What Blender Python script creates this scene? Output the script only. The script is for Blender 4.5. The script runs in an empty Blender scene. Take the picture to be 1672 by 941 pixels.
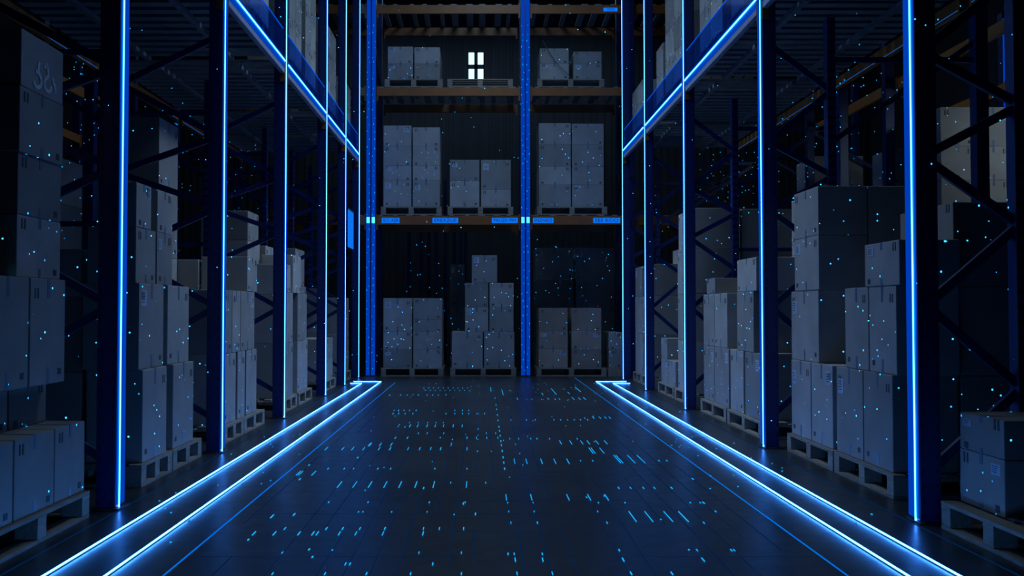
import bpy, bmesh, math, random
from mathutils import Vector, Matrix
random.seed(7)
C = bpy.context.scene.collection
scene = bpy.context.scene

# ------------------------------------------------------------------ camera model (photograph taken as 1672 x 941)
F, CX, CY, PITCH, CAMZ = 1450.0, 787.0, 470.5, math.atan(36.5 / 1450.0), 1.3
def ray(px, py):
    u, v = (px - CX) / F, (CY - py) / F
    return u, math.cos(PITCH) - v * math.sin(PITCH), math.sin(PITCH) + v * math.cos(PITCH)
def hit_x(px, py, X):
    u, d, z = ray(px, py); t = X / u
    return d * t, CAMZ + z * t
def hit_floor(px, py):
    u, d, z = ray(px, py); t = -CAMZ / z
    return u * t, d * t

# ------------------------------------------------------------------ materials
def new_mat(name):
    m = bpy.data.materials.new(name); m.use_nodes = True
    nt = m.node_tree; nt.nodes.clear()
    out = nt.nodes.new('ShaderNodeOutputMaterial')
    b = nt.nodes.new('ShaderNodeBsdfPrincipled')
    nt.links.new(b.outputs[0], out.inputs[0])
    return m, nt, b, out
def N(nt, kind, **kw):
    n = nt.nodes.new(kind)
    for k, v in kw.items(): setattr(n, k, v)
    return n
def math_node(nt, op, a, b=None, c=None):
    n = N(nt, 'ShaderNodeMath', operation=op)
    for i, v in enumerate((a, b, c)):
        if v is None: continue
        if isinstance(v, (int, float)): n.inputs[i].default_value = v
        else: nt.links.new(v, n.inputs[i])
    return n.outputs[0]
def obj_coord(nt, rand=True):
    tc = N(nt, 'ShaderNodeTexCoord')
    if not rand: return tc.outputs['Object']
    oi = N(nt, 'ShaderNodeObjectInfo')
    s = math_node(nt, 'MULTIPLY', oi.outputs['Random'], 57.0)
    a = N(nt, 'ShaderNodeVectorMath', operation='ADD')
    nt.links.new(tc.outputs['Object'], a.inputs[0]); nt.links.new(s, a.inputs[1])
    return a.outputs[0]
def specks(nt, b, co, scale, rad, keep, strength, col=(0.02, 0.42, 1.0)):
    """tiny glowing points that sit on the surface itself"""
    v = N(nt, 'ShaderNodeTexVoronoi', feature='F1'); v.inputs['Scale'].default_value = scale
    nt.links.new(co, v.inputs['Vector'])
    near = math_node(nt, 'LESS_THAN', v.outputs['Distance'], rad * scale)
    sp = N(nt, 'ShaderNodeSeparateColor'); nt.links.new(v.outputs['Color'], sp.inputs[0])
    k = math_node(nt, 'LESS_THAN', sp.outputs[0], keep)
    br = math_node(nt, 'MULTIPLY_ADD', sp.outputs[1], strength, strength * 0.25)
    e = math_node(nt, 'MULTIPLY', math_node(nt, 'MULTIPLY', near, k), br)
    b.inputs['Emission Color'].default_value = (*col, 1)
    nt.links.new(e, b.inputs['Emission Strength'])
def mat_noise(name, c1, c2, rough=0.7, scale=6.0, metal=0.0, stretch=(1, 1, 1), spk=None, tone=0.0, bump=0.0):
    m, nt, b, out = new_mat(name)
    co = obj_coord(nt)
    mp = N(nt, 'ShaderNodeMapping'); mp.inputs['Scale'].default_value = stretch
    nt.links.new(co, mp.inputs['Vector'])
    no = N(nt, 'ShaderNodeTexNoise'); no.inputs['Scale'].default_value = scale; no.inputs['Detail'].default_value = 5
    nt.links.new(mp.outputs[0], no.inputs['Vector'])
    mx = N(nt, 'ShaderNodeMix', data_type='RGBA')
    mx.inputs['A'].default_value = (*c1, 1); mx.inputs['B'].default_value = (*c2, 1)
    rmp = N(nt, 'ShaderNodeMapRange'); rmp.inputs[1].default_value = 0.3; rmp.inputs[2].default_value = 0.7
    nt.links.new(no.outputs[0], rmp.inputs[0]); nt.links.new(rmp.outputs[0], mx.inputs['Factor'])
    col = mx.outputs['Result']
    if tone:
        oi = N(nt, 'ShaderNodeObjectInfo')
        f = math_node(nt, 'MULTIPLY_ADD', oi.outputs['Random'], tone, 1.0 - tone / 2)
        sc = N(nt, 'ShaderNodeVectorMath', operation='SCALE')
        nt.links.new(col, sc.inputs[0]); nt.links.new(f, sc.inputs['Scale']); col = sc.outputs[0]
    nt.links.new(col, b.inputs['Base Color'])
    b.inputs['Roughness'].default_value = rough; b.inputs['Metallic'].default_value = metal
    if bump:
        bp = N(nt, 'ShaderNodeBump'); bp.inputs['Strength'].default_value = bump; bp.inputs['Distance'].default_value = 0.01
        nt.links.new(no.outputs[0], bp.inputs['Height']); nt.links.new(bp.outputs[0], b.inputs['Normal'])
    if spk:
        specks(nt, b, co, *spk); m.cycles.emission_sampling = 'NONE'
    return m
def mat_light(name, col, strength, sample=True):
    m, nt, b, out = new_mat(name)
    nt.nodes.remove(b)
    e = N(nt, 'ShaderNodeEmission'); e.inputs[0].default_value = (*col, 1); e.inputs[1].default_value = strength
    nt.links.new(e.outputs[0], out.inputs[0])
    if not sample: m.cycles.emission_sampling = 'NONE'
    return m

M = {}
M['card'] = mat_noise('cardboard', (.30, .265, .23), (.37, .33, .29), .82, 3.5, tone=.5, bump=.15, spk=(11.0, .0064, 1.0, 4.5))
M['brown'] = mat_noise('brown cardboard', (.32, .22, .155), (.38, .27, .20), .82, 3.5, tone=.4, bump=.15, spk=(10.0, .0062, .9, 5.0))  # brown tint stands in for a pile that gets less blue light
M['tape'] = mat_noise('packing tape', (.11, .15, .19), (.15, .20, .25), .35, 20)
M['label'] = mat_noise('paper label', (.42, .47, .55), (.50, .55, .62), .6, 60)
M['ink'] = mat_noise('printing ink', (.05, .05, .055), (.08, .08, .085), .7, 40)
M['paint'] = mat_noise('white brushed paint', (.75, .72, .68), (.85, .82, .8), .7, 20)
M['wood'] = mat_noise('pallet wood', (.22, .17, .12), (.34, .27, .20), .8, 9, stretch=(1, 6, 6), tone=.3, bump=.2)
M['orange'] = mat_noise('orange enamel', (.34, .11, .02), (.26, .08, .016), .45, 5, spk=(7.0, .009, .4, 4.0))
M['orangein'] = mat_noise('worn orange enamel', (.60, .22, .05), (.50, .17, .035), .4, 5, spk=(7.0, .008, .5, 4.0))  # same orange made lighter, standing in for light on the inner rails
M['grey'] = mat_noise('grey enamel', (.30, .29, .36), (.36, .35, .42), .4, 5)
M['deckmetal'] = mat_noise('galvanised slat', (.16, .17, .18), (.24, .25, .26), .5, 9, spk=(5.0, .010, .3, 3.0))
M['wall'] = mat_noise('wall sheet', (.06, .065, .07), (.085, .09, .10), .7, .8, stretch=(6, 6, .3))
M['ceil'] = mat_noise('ceiling sheet', (.05, .055, .06), (.07, .075, .08), .7, 1)
M['dark'] = mat_noise('dark steel', (.03, .032, .036), (.05, .052, .06), .5, 6)
M['zinc'] = mat_noise('bolt zinc', (.35, .36, .38), (.45, .46, .48), .35, 30, metal=.8)

def mat_post():
    m, nt, b, out = new_mat('dark blue enamel')
    co = obj_coord(nt, False)
    s = N(nt, 'ShaderNodeSeparateXYZ'); nt.links.new(co, s.inputs[0])
    fz = math_node(nt, 'ABSOLUTE', math_node(nt, 'SUBTRACT', math_node(nt, 'FRACT', math_node(nt, 'MULTIPLY', s.outputs[2], 11.0)), .5))
    hz = math_node(nt, 'LESS_THAN', fz, .17)
    def near(o, c): return math_node(nt, 'LESS_THAN', math_node(nt, 'ABSOLUTE', math_node(nt, 'SUBTRACT', math_node(nt, 'ABSOLUTE', o), c)), .007)
    hole = math_node(nt, 'MULTIPLY', hz, math_node(nt, 'MAXIMUM', near(s.outputs[0], .042), near(s.outputs[1], .05)))
    mx = N(nt, 'ShaderNodeMix', data_type='RGBA')
    mx.inputs['A'].default_value = (.005, .020, .125, 1); mx.inputs['B'].default_value = (.002, .004, .02, 1)
    nt.links.new(hole, mx.inputs['Factor']); nt.links.new(mx.outputs['Result'], b.inputs['Base Color'])
    b.inputs['Roughness'].default_value = .38
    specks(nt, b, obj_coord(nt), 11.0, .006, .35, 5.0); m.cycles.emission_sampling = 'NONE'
    return m
M['post'] = mat_post()

def mat_floor():
    m, nt, b, out = new_mat('dark polished concrete')
    tc = N(nt, 'ShaderNodeTexCoord')
    n1 = N(nt, 'ShaderNodeTexNoise'); n1.inputs['Scale'].default_value = .9; n1.inputs['Detail'].default_value = 8; n1.inputs['Roughness'].default_value = .65
    nt.links.new(tc.outputs['Object'], n1.inputs['Vector'])
    n2 = N(nt, 'ShaderNodeTexNoise'); n2.inputs['Scale'].default_value = 9; n2.inputs['Detail'].default_value = 6
    nt.links.new(tc.outputs['Object'], n2.inputs['Vector'])
    mx = N(nt, 'ShaderNodeMix', data_type='RGBA')
    mx.inputs['A'].default_value = (.012, .0125, .014, 1); mx.inputs['B'].default_value = (.040, .042, .046, 1)
    r = N(nt, 'ShaderNodeMapRange'); r.inputs[1].default_value = .3; r.inputs[2].default_value = .72
    nt.links.new(n1.outputs[0], r.inputs[0]); nt.links.new(r.outputs[0], mx.inputs['Factor'])
    nt.links.new(mx.outputs['Result'], b.inputs['Base Color'])
    rr = N(nt, 'ShaderNodeMapRange'); rr.inputs[1].default_value = .3; rr.inputs[2].default_value = .7; rr.inputs[3].default_value = .29; rr.inputs[4].default_value = .37
    nt.links.new(n2.outputs[0], rr.inputs[0]); nt.links.new(rr.outputs[0], b.inputs['Roughness'])
    bp = N(nt, 'ShaderNodeBump'); bp.inputs['Strength'].default_value = .025; bp.inputs['Distance'].default_value = .01
    nt.links.new(n2.outputs[0], bp.inputs['Height']); nt.links.new(bp.outputs[0], b.inputs['Normal'])
    return m
M['floor'] = mat_floor()
def mat_glass():
    m, nt, b, out = new_mat('blue tinted acrylic'); nt.nodes.remove(b)
    t = N(nt, 'ShaderNodeBsdfTransparent'); t.inputs[0].default_value = (.26, .48, .88, 1)
    g = N(nt, 'ShaderNodeBsdfGlossy'); g.inputs['Roughness'].default_value = .1
    mx = N(nt, 'ShaderNodeMixShader'); mx.inputs[0].default_value = .05
    nt.links.new(t.outputs[0], mx.inputs[1]); nt.links.new(g.outputs[0], mx.inputs[2])
    e = N(nt, 'ShaderNodeEmission'); e.inputs[0].default_value = (0, .14, 1, 1); e.inputs[1].default_value = .02   # strip glow above the rail, put into the sheet as emission
    a = N(nt, 'ShaderNodeAddShader'); nt.links.new(mx.outputs[0], a.inputs[0]); nt.links.new(e.outputs[0], a.inputs[1])
    nt.links.new(a.outputs[0], out.inputs[0]); m.cycles.emission_sampling = 'NONE'
    return m
M['glass'] = mat_glass()
M['led'] = mat_light('LED core', (.045, .25, 1.0), 14.0)
M['ledfloor'] = mat_light('LED floor tube', (.04, .25, 1.0), 21.0)
M['diff'] = mat_light('LED diffuser', (.0, .10, 1.0), .46)  # outer halo of the LED, painted as dim emission
M['lens'] = mat_light('frosted LED lens', (.0, .19, 1.0), 1.25)  # brighter inner step of the painted halo
M['panel'] = mat_light('blue light panel', (.0, .10, 1.0), .42)  # stands in for lit blue faces; a real glow on the next-aisle post
M['line'] = mat_light('thin light line', (.0, .22, 1.0), .75)
M['faint'] = mat_light('faint light line', (.0, .16, .8), .10, False)
M['edge'] = mat_light('dim edge light', (.02, .22, 1.0), .55)
M['speck'] = mat_light('cyan light point', (.01, .42, 1.0), 1.1, False)
M['plate'] = mat_light('backlit plate', (.005, .20, 1.0), .85)
M['plateglow'] = mat_light('bright indicator', (.05, .5, 1.0), 2.5)
M['window'] = mat_light('lit window pane', (.55, .85, 1.0), 1.6)

# ------------------------------------------------------------------ mesh helpers
class MB:
    def __init__(s): s.v, s.f = [], []
    def box(s, x0, x1, y0, y1, z0, z1):
        b = len(s.v)
        s.v += [(x0, y0, z0), (x1, y0, z0), (x1, y1, z0), (x0, y1, z0), (x0, y0, z1), (x1, y0, z1), (x1, y1, z1), (x0, y1, z1)]
        s.f += [tuple(b + i for i in q) for q in ((3, 2, 1, 0), (4, 5, 6, 7), (0, 1, 5, 4), (1, 2, 6, 5), (2, 3, 7, 6), (3, 0, 4, 7))]
        return s
    def bar(s, p, q, w, t, up=(0, 1, 0)):
        """a flat bar from p to q, w across, t thick along up"""
        p, q, up = Vector(p), Vector(q), Vector(up)
        d = (q - p).normalized(); n = (up - d * up.dot(d)).normalized(); a = d.cross(n)
        b = len(s.v)
        for c in (p, q):
            for i, j in ((-1, -1), (1, -1), (1, 1), (-1, 1)):
                s.v.append(tuple(c + a * (w / 2 * i) + n * (t / 2 * j)))
        s.f += [tuple(b + i for i in k) for k in ((3, 2, 1, 0), (4, 5, 6, 7), (0, 1, 5, 4), (1, 2, 6, 5), (2, 3, 7, 6), (3, 0, 4, 7))]
        return s
    def tube(s, p, q, r, seg=8, half=False):
        p, q = Vector(p), Vector(q); d = (q - p).normalized()
        n = Vector((0, 0, 1)) if abs(d.z) < .9 else Vector((1, 0, 0))
        n = (n - d * n.dot(d)).normalized(); a = d.cross(n)
        b = len(s.v)
        for c in (p, q):
            for k in range(seg):
                th = 2 * math.pi * k / seg
                s.v.append(tuple(c + a * (math.cos(th) * r) + n * (math.sin(th) * r)))
        for k in range(seg):
            s.f.append((b + k, b + (k + 1) % seg, b + seg + (k + 1) % seg, b + seg + k))
        s.f.append(tuple(b + k for k in reversed(range(seg)))); s.f.append(tuple(b + seg + k for k in range(seg)))
        return s
    def quad(s, x0, x1, y0, y1, z):
        b = len(s.v); s.v += [(x0, y0, z), (x1, y0, z), (x1, y1, z), (x0, y1, z)]; s.f.append((b, b + 1, b + 2, b + 3)); return s
    def dot(s, x, y, z, r):
        b = len(s.v)
        s.v += [(x + r, y, z), (x - r, y, z), (x, y + r, z), (x, y - r, z), (x, y, z + r), (x, y, z - r)]
        s.f += [tuple(b + i for i in q) for q in ((0, 2, 4), (2, 1, 4), (1, 3, 4), (3, 0, 4), (2, 0, 5), (1, 2, 5), (3, 1, 5), (0, 3, 5))]
        return s
    def mesh(s, name, bevel=0.0):
        me = bpy.data.meshes.new(name); me.from_pydata(s.v, [], s.f)
        bm = bmesh.new(); bm.from_mesh(me)
        bmesh.ops.recalc_face_normals(bm, faces=bm.faces)
        if bevel: bmesh.ops.bevel(bm, geom=bm.edges[:], offset=bevel, segments=2, profile=.6, affect='EDGES')
        bm.to_mesh(me); bm.free()
        return me
    def build(s, name, mat, parent=None, loc=(0, 0, 0), bevel=0.0, label=None):
        me = s.mesh(name, bevel); me.materials.append(M[mat])
        o = bpy.data.objects.new(name, me); C.objects.link(o); o.location = loc
        if parent is not None: o.parent = parent
        if label: o['label'] = label
        return o
def tag(o, label=None, cat=None, group=None, kind=None):
    for k, v in (('label', label), ('category', cat), ('group', group), ('kind', kind)):
        if v: o[k] = v
    return o
def empty(name, loc, rz=0.0):
    o = bpy.data.objects.new(name, None); o.empty_display_size = .1; C.objects.link(o)
    o.location = loc; o.rotation_euler = (0, 0, rz); return o
def copy_tree(o, parent=None):
    c = o.copy(); C.objects.link(c)
    if parent is not None: c.parent = parent
    for ch in o.children: copy_tree(ch, c)
    return c
ORD = ['first', 'second', 'third', 'fourth', 'fifth', 'sixth', 'seventh', 'eighth', 'ninth', 'tenth', 'eleventh', 'twelfth']
ROW = {-1: 'painted-number row', 1: 'opposite row'}
def bayname(k): return 'before the first lit post' if k == 0 else f'past the {ORD[k - 1]} lit post'

# ------------------------------------------------------------------ setting
ROOM = dict(x0=-11, x1=11, y0=-4, y1=25, z1=10)
MB().box(-11, 11, -4, 25, -.2, 0).build('floor', 'floor')['kind'] = 'structure'
mb = MB().box(-11, 11, -4, 25, 10, 10.2)
mb.build('ceiling', 'ceil')['kind'] = 'structure'
for nm, a in (('wall_left', (-11.2, -11, -4, 25, 0, 10)), ('wall_right', (11, 11.2, -4, 25, 0, 10)),
              ('wall_front', (-11, 11, -4.2, -4, 0, 10))):
    MB().box(*a).build(nm, 'wall')['kind'] = 'structure'
# far wall with a window opening
WX0, WX1, WZ0, WZ1 = -.40, .06, 7.80, 8.64
mb = MB().box(-11, WX0, 25, 25.2, 0, 10).box(WX1, 11, 25, 25.2, 0, 10).box(WX0, WX1, 25, 25.2, 0, WZ0).box(WX0, WX1, 25, 25.2, WZ1, 10)
for i in range(-54, 55):                                   # profiled sheet ribs
    x = i * .2
    if x + .05 < WX0 - .05 or x > WX1 + .05: mb.box(x, x + .05, 24.975, 25, 0, 10)
mb.build('wall_back', 'wall')['kind'] = 'structure'
win = empty('window_1', ((WX0 + WX1) / 2, 25.05, WZ0)); win['kind'] = 'structure'
w2, h2 = (WX1 - WX0) / 2, WZ1 - WZ0
mb = MB().box(-w2, -w2 + .02, -.04, .04, 0, h2).box(w2 - .02, w2, -.04, .04, 0, h2).box(-.05, .05, -.04, .04, 0, h2)
mb.box(-w2, w2, -.04, .04, 0, .02).box(-w2, w2, -.04, .04, h2 - .02, h2).box(-w2, w2, -.04, .04, h2 / 2 - .07, h2 / 2 + .05)
mb.build('window_frame', 'dark', win)
for sx in (-1, 1):
    for zz in ((.02, h2 / 2 - .07), (h2 / 2 + .05, h2 - .02)):
        x0, x1 = (-w2 + .02, -.05) if sx < 0 else (.05, w2 - .02)
        MB().box(x0, x1, -.005, .005, zz[0], zz[1]).build('pane', 'window', win)
# roof purlins
for k in range(9):
    y = 1 + k * 3
    MB().box(-11, 11, y, y + .12, 9.78, 10).build('ceiling_beam', 'dark')['kind'] = 'structure'

# ------------------------------------------------------------------ uprights of the two aisle rows
XF = {-1: 2.386, 1: 2.665}
POST = {-1: [5.81, 8.12, 10.68, 13.5, 15.4, 17.12], 1: [5.43, 8.38, 11.6, 14.4, 16.7]}
PW, PD, PH = .13, .15, 9.2
def upright(side, k, d):
    xf = XF[side]
    root = empty('upright_frame', (side * (xf + PW / 2), d + PD / 2, 0))
    tag(root, f'dark blue steel rack upright with {ORD[k]} glowing blue strip along the {ROW[side]}', 'rack upright', 'lit rack uprights along the aisle')
    s = side
    p = MB().box(-PW / 2, PW / 2, -PD / 2, PD / 2, .012, PH).build('front_post', 'post', root, bevel=.008)
    MB().box(-PW / 2 - .012, PW / 2 + .03, -PD / 2 - .02, PD / 2 + .02, 0, .012).build('foot_plate', 'dark', root, bevel=.003)
    # light strip on the face towards the aisle
    fx = -s * PW / 2
    a, b = sorted((fx - s * .004, fx)); MB().box(a, b, -.062, .066, .03, PH).build('light_diffuser', 'diff', p)  # halo painted on the post face as a glowing band
    a, b = sorted((fx - s * .0055, fx - s * .004)); MB().box(a, b, -.028 - .021, -.028 + .021, .03, PH).build('frosted_lens', 'lens', p)  # stronger painted halo close to the strip
    MB().tube((fx - s * .006, -.028, .012), (fx - s * .006, -.028, PH), .0055).build('light_strip', 'led', p)
    xm, xr = s * (3.33 - xf - PW / 2), s * (4.76 - xf - PW / 2)
    MB().box(xm - .04, xm + .04, -.05, .05, 0, 4.1).build('middle_post', 'post', root, bevel=.006)
    MB().box(xr - .06, xr + .06, -.06, .06, .012, 5.6).build('rear_post', 'post', root, bevel=.008)
    MB().box(xr - .09, xr + .09, -.085, .085, 0, .012).build('foot_plate', 'dark', root)
    zz = [.3, .82, 1.33, 1.83, 2.25, 2.58, 2.92, 3.4, 3.85]
    x0, x1 = s * (PW / 2 - .01), xm - s * .03
    for i in range(len(zz) - 1):
        pa = (x0 if i % 2 == 0 else x1, .0, zz[i] + .03); pb = (x1 if i % 2 == 0 else x0, .0, zz[i + 1] - .03)
        MB().bar(pa, pb, .055, .03).build('brace', 'post', root)
    for z in (.5, 2.1, 3.7):
        MB().bar((xm, 0, z), (xr, 0, z), .05, .03).build('strut', 'post', root)
    for z in (.9, 2.9):
        MB().bar((xm, 0, z), (xr, 0, z + 1.0), .05, .03).build('brace', 'post', root)
    return root
for s in (-1, 1):
    for k, d in enumerate(POST[s]): upright(s, k, d)

# second rack row behind each aisle row: simple two-post uprights
def back_upright(side, k, d, lit=False):
    root = empty('upright_frame', (side * 5.36, d + .06, 0))
    tag(root, f'unlit blue steel upright in the second rack behind the {ORD[k]} lit post, {ROW[side]}', 'rack upright', 'unlit uprights of the racks behind')
    MB().box(-.06, .06, -.06, .06, .012, 5.6).build('front_post', 'post', root, bevel=.006)
    MB().box(1.66, 1.78, -.06, .06, .012, 5.6).build('rear_post', 'post', root, bevel=.006) if side > 0 else MB().box(-1.78, -1.66, -.06, .06, .012, 5.6).build('rear_post', 'post', root, bevel=.006)
    for x in (0, side * 1.72): MB().box(x - .09, x + .09, -.09, .09, 0, .012).build('foot_plate', 'dark', root)
    for i in range(4):
        a, b = (.06, 1.66) if i % 2 == 0 else (1.66, .06)
        MB().bar((side * a, 0, .4 + i * .95), (side * b, 0, 1.35 + i * .95), .05, .03).build('brace', 'post', root)
for s in (-1, 1):
    for k, d in enumerate(POST[s][:5]):
        if d > 7: back_upright(s, k, d)

# lit post of the next aisle, seen through the opposite row
t = empty('light_post', (7.55, 12.75, 0)); tag(t, 'bright blue lit post far behind the pale boxes of the opposite row', 'lit post')
MB().box(-.06, .06, -.06, .06, .012, 5.6).build('post', 'post', t, bevel=.006)
MB().box(-.055, .055, -.068, -.062, .03, 5.5).build('light_panel', 'panel', t)
MB().box(-.1, .1, -.1, .1, 0, .012).build('foot_plate', 'dark', t)

# ------------------------------------------------------------------ shelf rails, decks and guard panels of the aisle rows
ZB0, ZB1 = 4.17, 4.36
for s in (-1, 1):
    P = POST[s]
    for k in range(len(P) - 1):
        y0, y1 = P[k] + PD + .012, P[k + 1] - .012
        if s < 0 and k == len(P) - 2: y1 = P[k + 1] - .012
        xf = XF[s]; ym = (y0 + y1) / 2; L = (y1 - y0) / 2
        bn = bayname(k + 1)
        r = empty('shelf_rail', (s * xf, ym, ZB0)); tag(r, f'grey shelf rail with a bright blue light strip {bn}, {ROW[s]}', 'shelf rail', 'lit shelf rails along the aisle')
        def bx(a, b): return sorted((s * a, s * b))
        a, b = bx(0, .055); MB().box(a, b, -L, L, 0, ZB1 - ZB0).build('rail', 'grey', r, bevel=.006)
        a, b = bx(-.003, 0); MB().box(a, b, -L + .02, L - .02, .06, .187).build('light_diffuser', 'diff', r)  # rail face glows to stand in for the halo of its strip
        a, b = bx(-.0045, -.003); MB().box(a, b, -L + .02, L - .02, .119, .171).build('frosted_lens', 'lens', r)  # inner part of the rail's painted halo
        MB().tube((-s * .008, -L + .01, .145), (-s * .008, L - .01, .145), .0075).build('light_strip', 'led', r)
        for e in (-1, 1):
            a, b = bx(-.004, .06); ya, yb = sorted((e * L, e * (L + .008)))
            MB().box(a, b, ya, yb, -.1, .21).build('end_plate', 'orange', r)
        g = empty('guard_panel', (s * (xf + .012), ym, ZB1 + .002)); tag(g, f'blue guard panel over the lit rail {bn}, {ROW[s]}', 'guard panel', 'clear guard panels above the lit rails')
        a, b = bx(0, .012); MB().box(a, b, -L + .03, L - .03, 0, .34).build('pane', 'glass', g)
        MB().box(a, b, -L + .03, L - .03, .341, .347).build('edge_light', 'line', g)
        # rear rail (orange) and the two rails of the rack behind
        for j, (xx, nm) in enumerate(((4.64, 'rear rail of the shelf'), (5.44, 'front rail of the second rack'), (6.98, 'rear rail of the second rack'))):
            if j and k == len(P) - 2: continue
            q = empty('shelf_rail', (s * xx, ym, 4.2)); tag(q, f'orange {nm} {bn}, {ROW[s]}', 'shelf rail', 'orange shelf rails inside the aisle rows')
            a, b = sorted((s * 0, s * .05))
            MB().box(a, b, -L, L, 0, .13).box(a - .0, b, -L, L, .128, .14).build('rail', 'orangein', q, bevel=.004)
            a2, b2 = sorted((-s * .006, 0)); MB().box(a2, b2, -L, L, .0, .018).build('lip', 'orangein', q)
            if j == 0: MB().box(a2 - .0, b2, -L + .03, L - .03, .0185, .0235).build('edge_light', 'edge', q)
            for e in (-1, 1):
                ya, yb = sorted((e * (L - .03), e * L)); a3, b3 = sorted((-s * .01, -s * .001))
                MB().box(a3, b3, ya, yb, -.06, .16).build('end_plate', 'orangein', q)
        # deck of slats
        nsl = max(3, int((y1 - y0) / .2))
        dk = empty('shelf_deck', (0, ym, 4.362)); xa, xb = sorted((s * (xf + .04), s * 4.62)); xc = (xa + xb) / 2; dk.location.x = xc; xa -= xc; xb -= xc; tag(dk, f'shelf deck of grey cross slats above the boxes {bn}, {ROW[s]}', 'shelf deck', 'slatted shelf decks of the aisle rows')
        mb = MB()
        for i in range(nsl):
            yy = -L + .04 + (2 * L - .2) * i / (nsl - 1)
            mb.box(xa, xb, yy, yy + .12, .0, .03)
        mb.build('slats', 'deckmetal', dk)
        for xx in (-.5, .5): MB().box(xx - .03, xx + .03, -L + .02, L - .02, -.05, -.001).build('bearer', 'deckmetal', dk)

# ------------------------------------------------------------------ pallets and boxes
PALLET_H = .165
protos = {}
def make_pallet(w, p):
    root = empty('wooden_pallet', (0, 0, 0))
    mb = MB(); n = 7; bw = .095
    for i in range(n):                                       # top boards run along the open side
        y = -p / 2 + (p - bw) * i / (n - 1)
        mb.box(-w / 2, w / 2, y, y + bw, .143, .165)
    mb.build('deck', 'wood', root)
    for x in (-w / 2 + .05, 0, w / 2 - .05):
        MB().box(x - .05, x + .05, -p / 2, p / 2, .121, .1425).build('stringer', 'wood', root)
        MB().box(x - .05, x + .05, -p / 2, p / 2, 0, .022).build('runner', 'wood', root)
        for y in (-p / 2 + .065, 0, p / 2 - .065):
            MB().box(x - .05, x + .05, y - .065, y + .065, .0225, .1205).build('block', 'wood', root, bevel=.004)
    for y in (-p / 2 + .05,):
        MB().box(-w / 2 + .101, -.051, y - .05, y + .05, 0, .022).build('runner', 'wood', root)
        MB().box(.051, w / 2 - .101, y - .05, y + .05, 0, .022).build('runner', 'wood', root)
    return root
FACE = {-1: math.pi / 2, 1: -math.pi / 2, 0: 0.0}
def pallet(face, cx, cy, z, w, p, label, group='wooden pallets'):
    key = (round(w, 2), round(p, 2))
    if key not in protos:
        o = make_pallet(*key); protos[key] = o
    else: o = copy_tree(protos[key])
    o.location = (cx, cy, z); o.rotation_euler = (0, 0, FACE[face])
    tag(o, label, 'pallet', group); return o
def side_pallet(s, k, idx, d0, d1, X, z=0, p=1.15, where=''):
    side_pallet.n = getattr(side_pallet, 'n', 0) + 1
    return pallet(s, s * (X + p / 2), (d0 + d1) / 2, z, d1 - d0, p,
                  f'wooden pallet under boxes, {where}{ORD[idx]} along {bayname(k)}, {ROW[s]}')

def carton(face, cx, cy, z, w, p, h, label, group, lab=None, mark=True, rot=0.0, tapes=True, mat='card'):
    """cardboard carton: face side is local -Y, w along the face, p deep, h tall"""
    o = MB().box(-w / 2, w / 2, -p / 2, p / 2, 0, h).build('cardboard_box', mat, bevel=min(.007, h * .03))
    o.location = (cx, cy, z); o.rotation_euler = (0, 0, FACE[face] + rot)
    tag(o, label, 'cardboard box', group)
    if tapes:
        tw = min(.015, w * .04); e = .0015
        y = -p / 2 - e
        MB().box(-tw, tw, -p / 2 + .004, p / 2 - .004, h, h + e).box(-tw, tw, y, -p / 2, h * .82, h).build('tape', 'tape', o)
        MB().box(-tw, tw, y, -p / 2, .0, h * .16).build('tape', 'tape', o)
    if lab is None: lab = random.random() < .34
    if lab:
        sx = random.choice((-1, 1, -1)); lw, lh = min(.11, w * .2), min(.12, h * .2)
        x = sx * (w / 2 - lw * .9); zc = h - lh * random.uniform(.9, 1.3)
        l = MB().box(x - lw / 2, x + lw / 2, -p / 2 - .002, -p / 2, zc - lh / 2, zc + lh / 2).build('label', 'label', o, label='white paper label')
        mb = MB()
        for i in range(4):
            zz = zc + lh * (.3 - .18 * i); mb.box(x - lw * .38, x - lw * .38 + lw * random.uniform(.4, .75), -p / 2 - .003, -p / 2 - .0021, zz - lh * .03, zz + lh * .03)
        mb.build('print', 'ink', l)
    if mark:
        mb = MB(); sx = random.choice((-1, 1)); x = sx * (w / 2 - .07)
        for dx in (-.017, .017):
            z0 = random.choice((h * .1, h * .86)) if False else h * .86
            mb.box(x + dx - .008, x + dx + .008, -p / 2 - .002, -p / 2, z0 - .03, z0 + .03)
        mb.build('printed_mark', 'ink', o)
        z0 = h * .1
        MB().box(-x - .02, -x + .02, -p / 2 - .002, -p / 2, z0 - .012, z0 + .025).build('printed_mark', 'ink', o)
    return o
G_ROW = {-1: 'cardboard boxes of the painted-number row', 1: 'cardboard boxes of the opposite row'}
def srow(s, k, layer, spans, z0, z1, X, p=.42, kind='', start=0, **kw):
    """a layer of boxes along an aisle row; spans are depth intervals"""
    out = []
    for i, sp in enumerate(spans):
        d0, d1 = sp[0], sp[1]; top = sp[2] if len(sp) > 2 else z1
        lay = 'bottom' if layer == 1 else ORD[layer - 1]
        lb = f'{kind}cardboard box, {lay} layer, {ORD[i + start]} along {bayname(k)}, {ROW[s]}'
        out.append(carton(s, s * (X + p / 2), (d0 + d1) / 2, z0, d1 - d0 - .008, p, top - z0 - .0015, lb, G_ROW[s], rot=random.uniform(-.006, .006) * min(1, .4 / max(.4, d1 - d0)), **kw))
    return out
B0 = PALLET_H + .001

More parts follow.
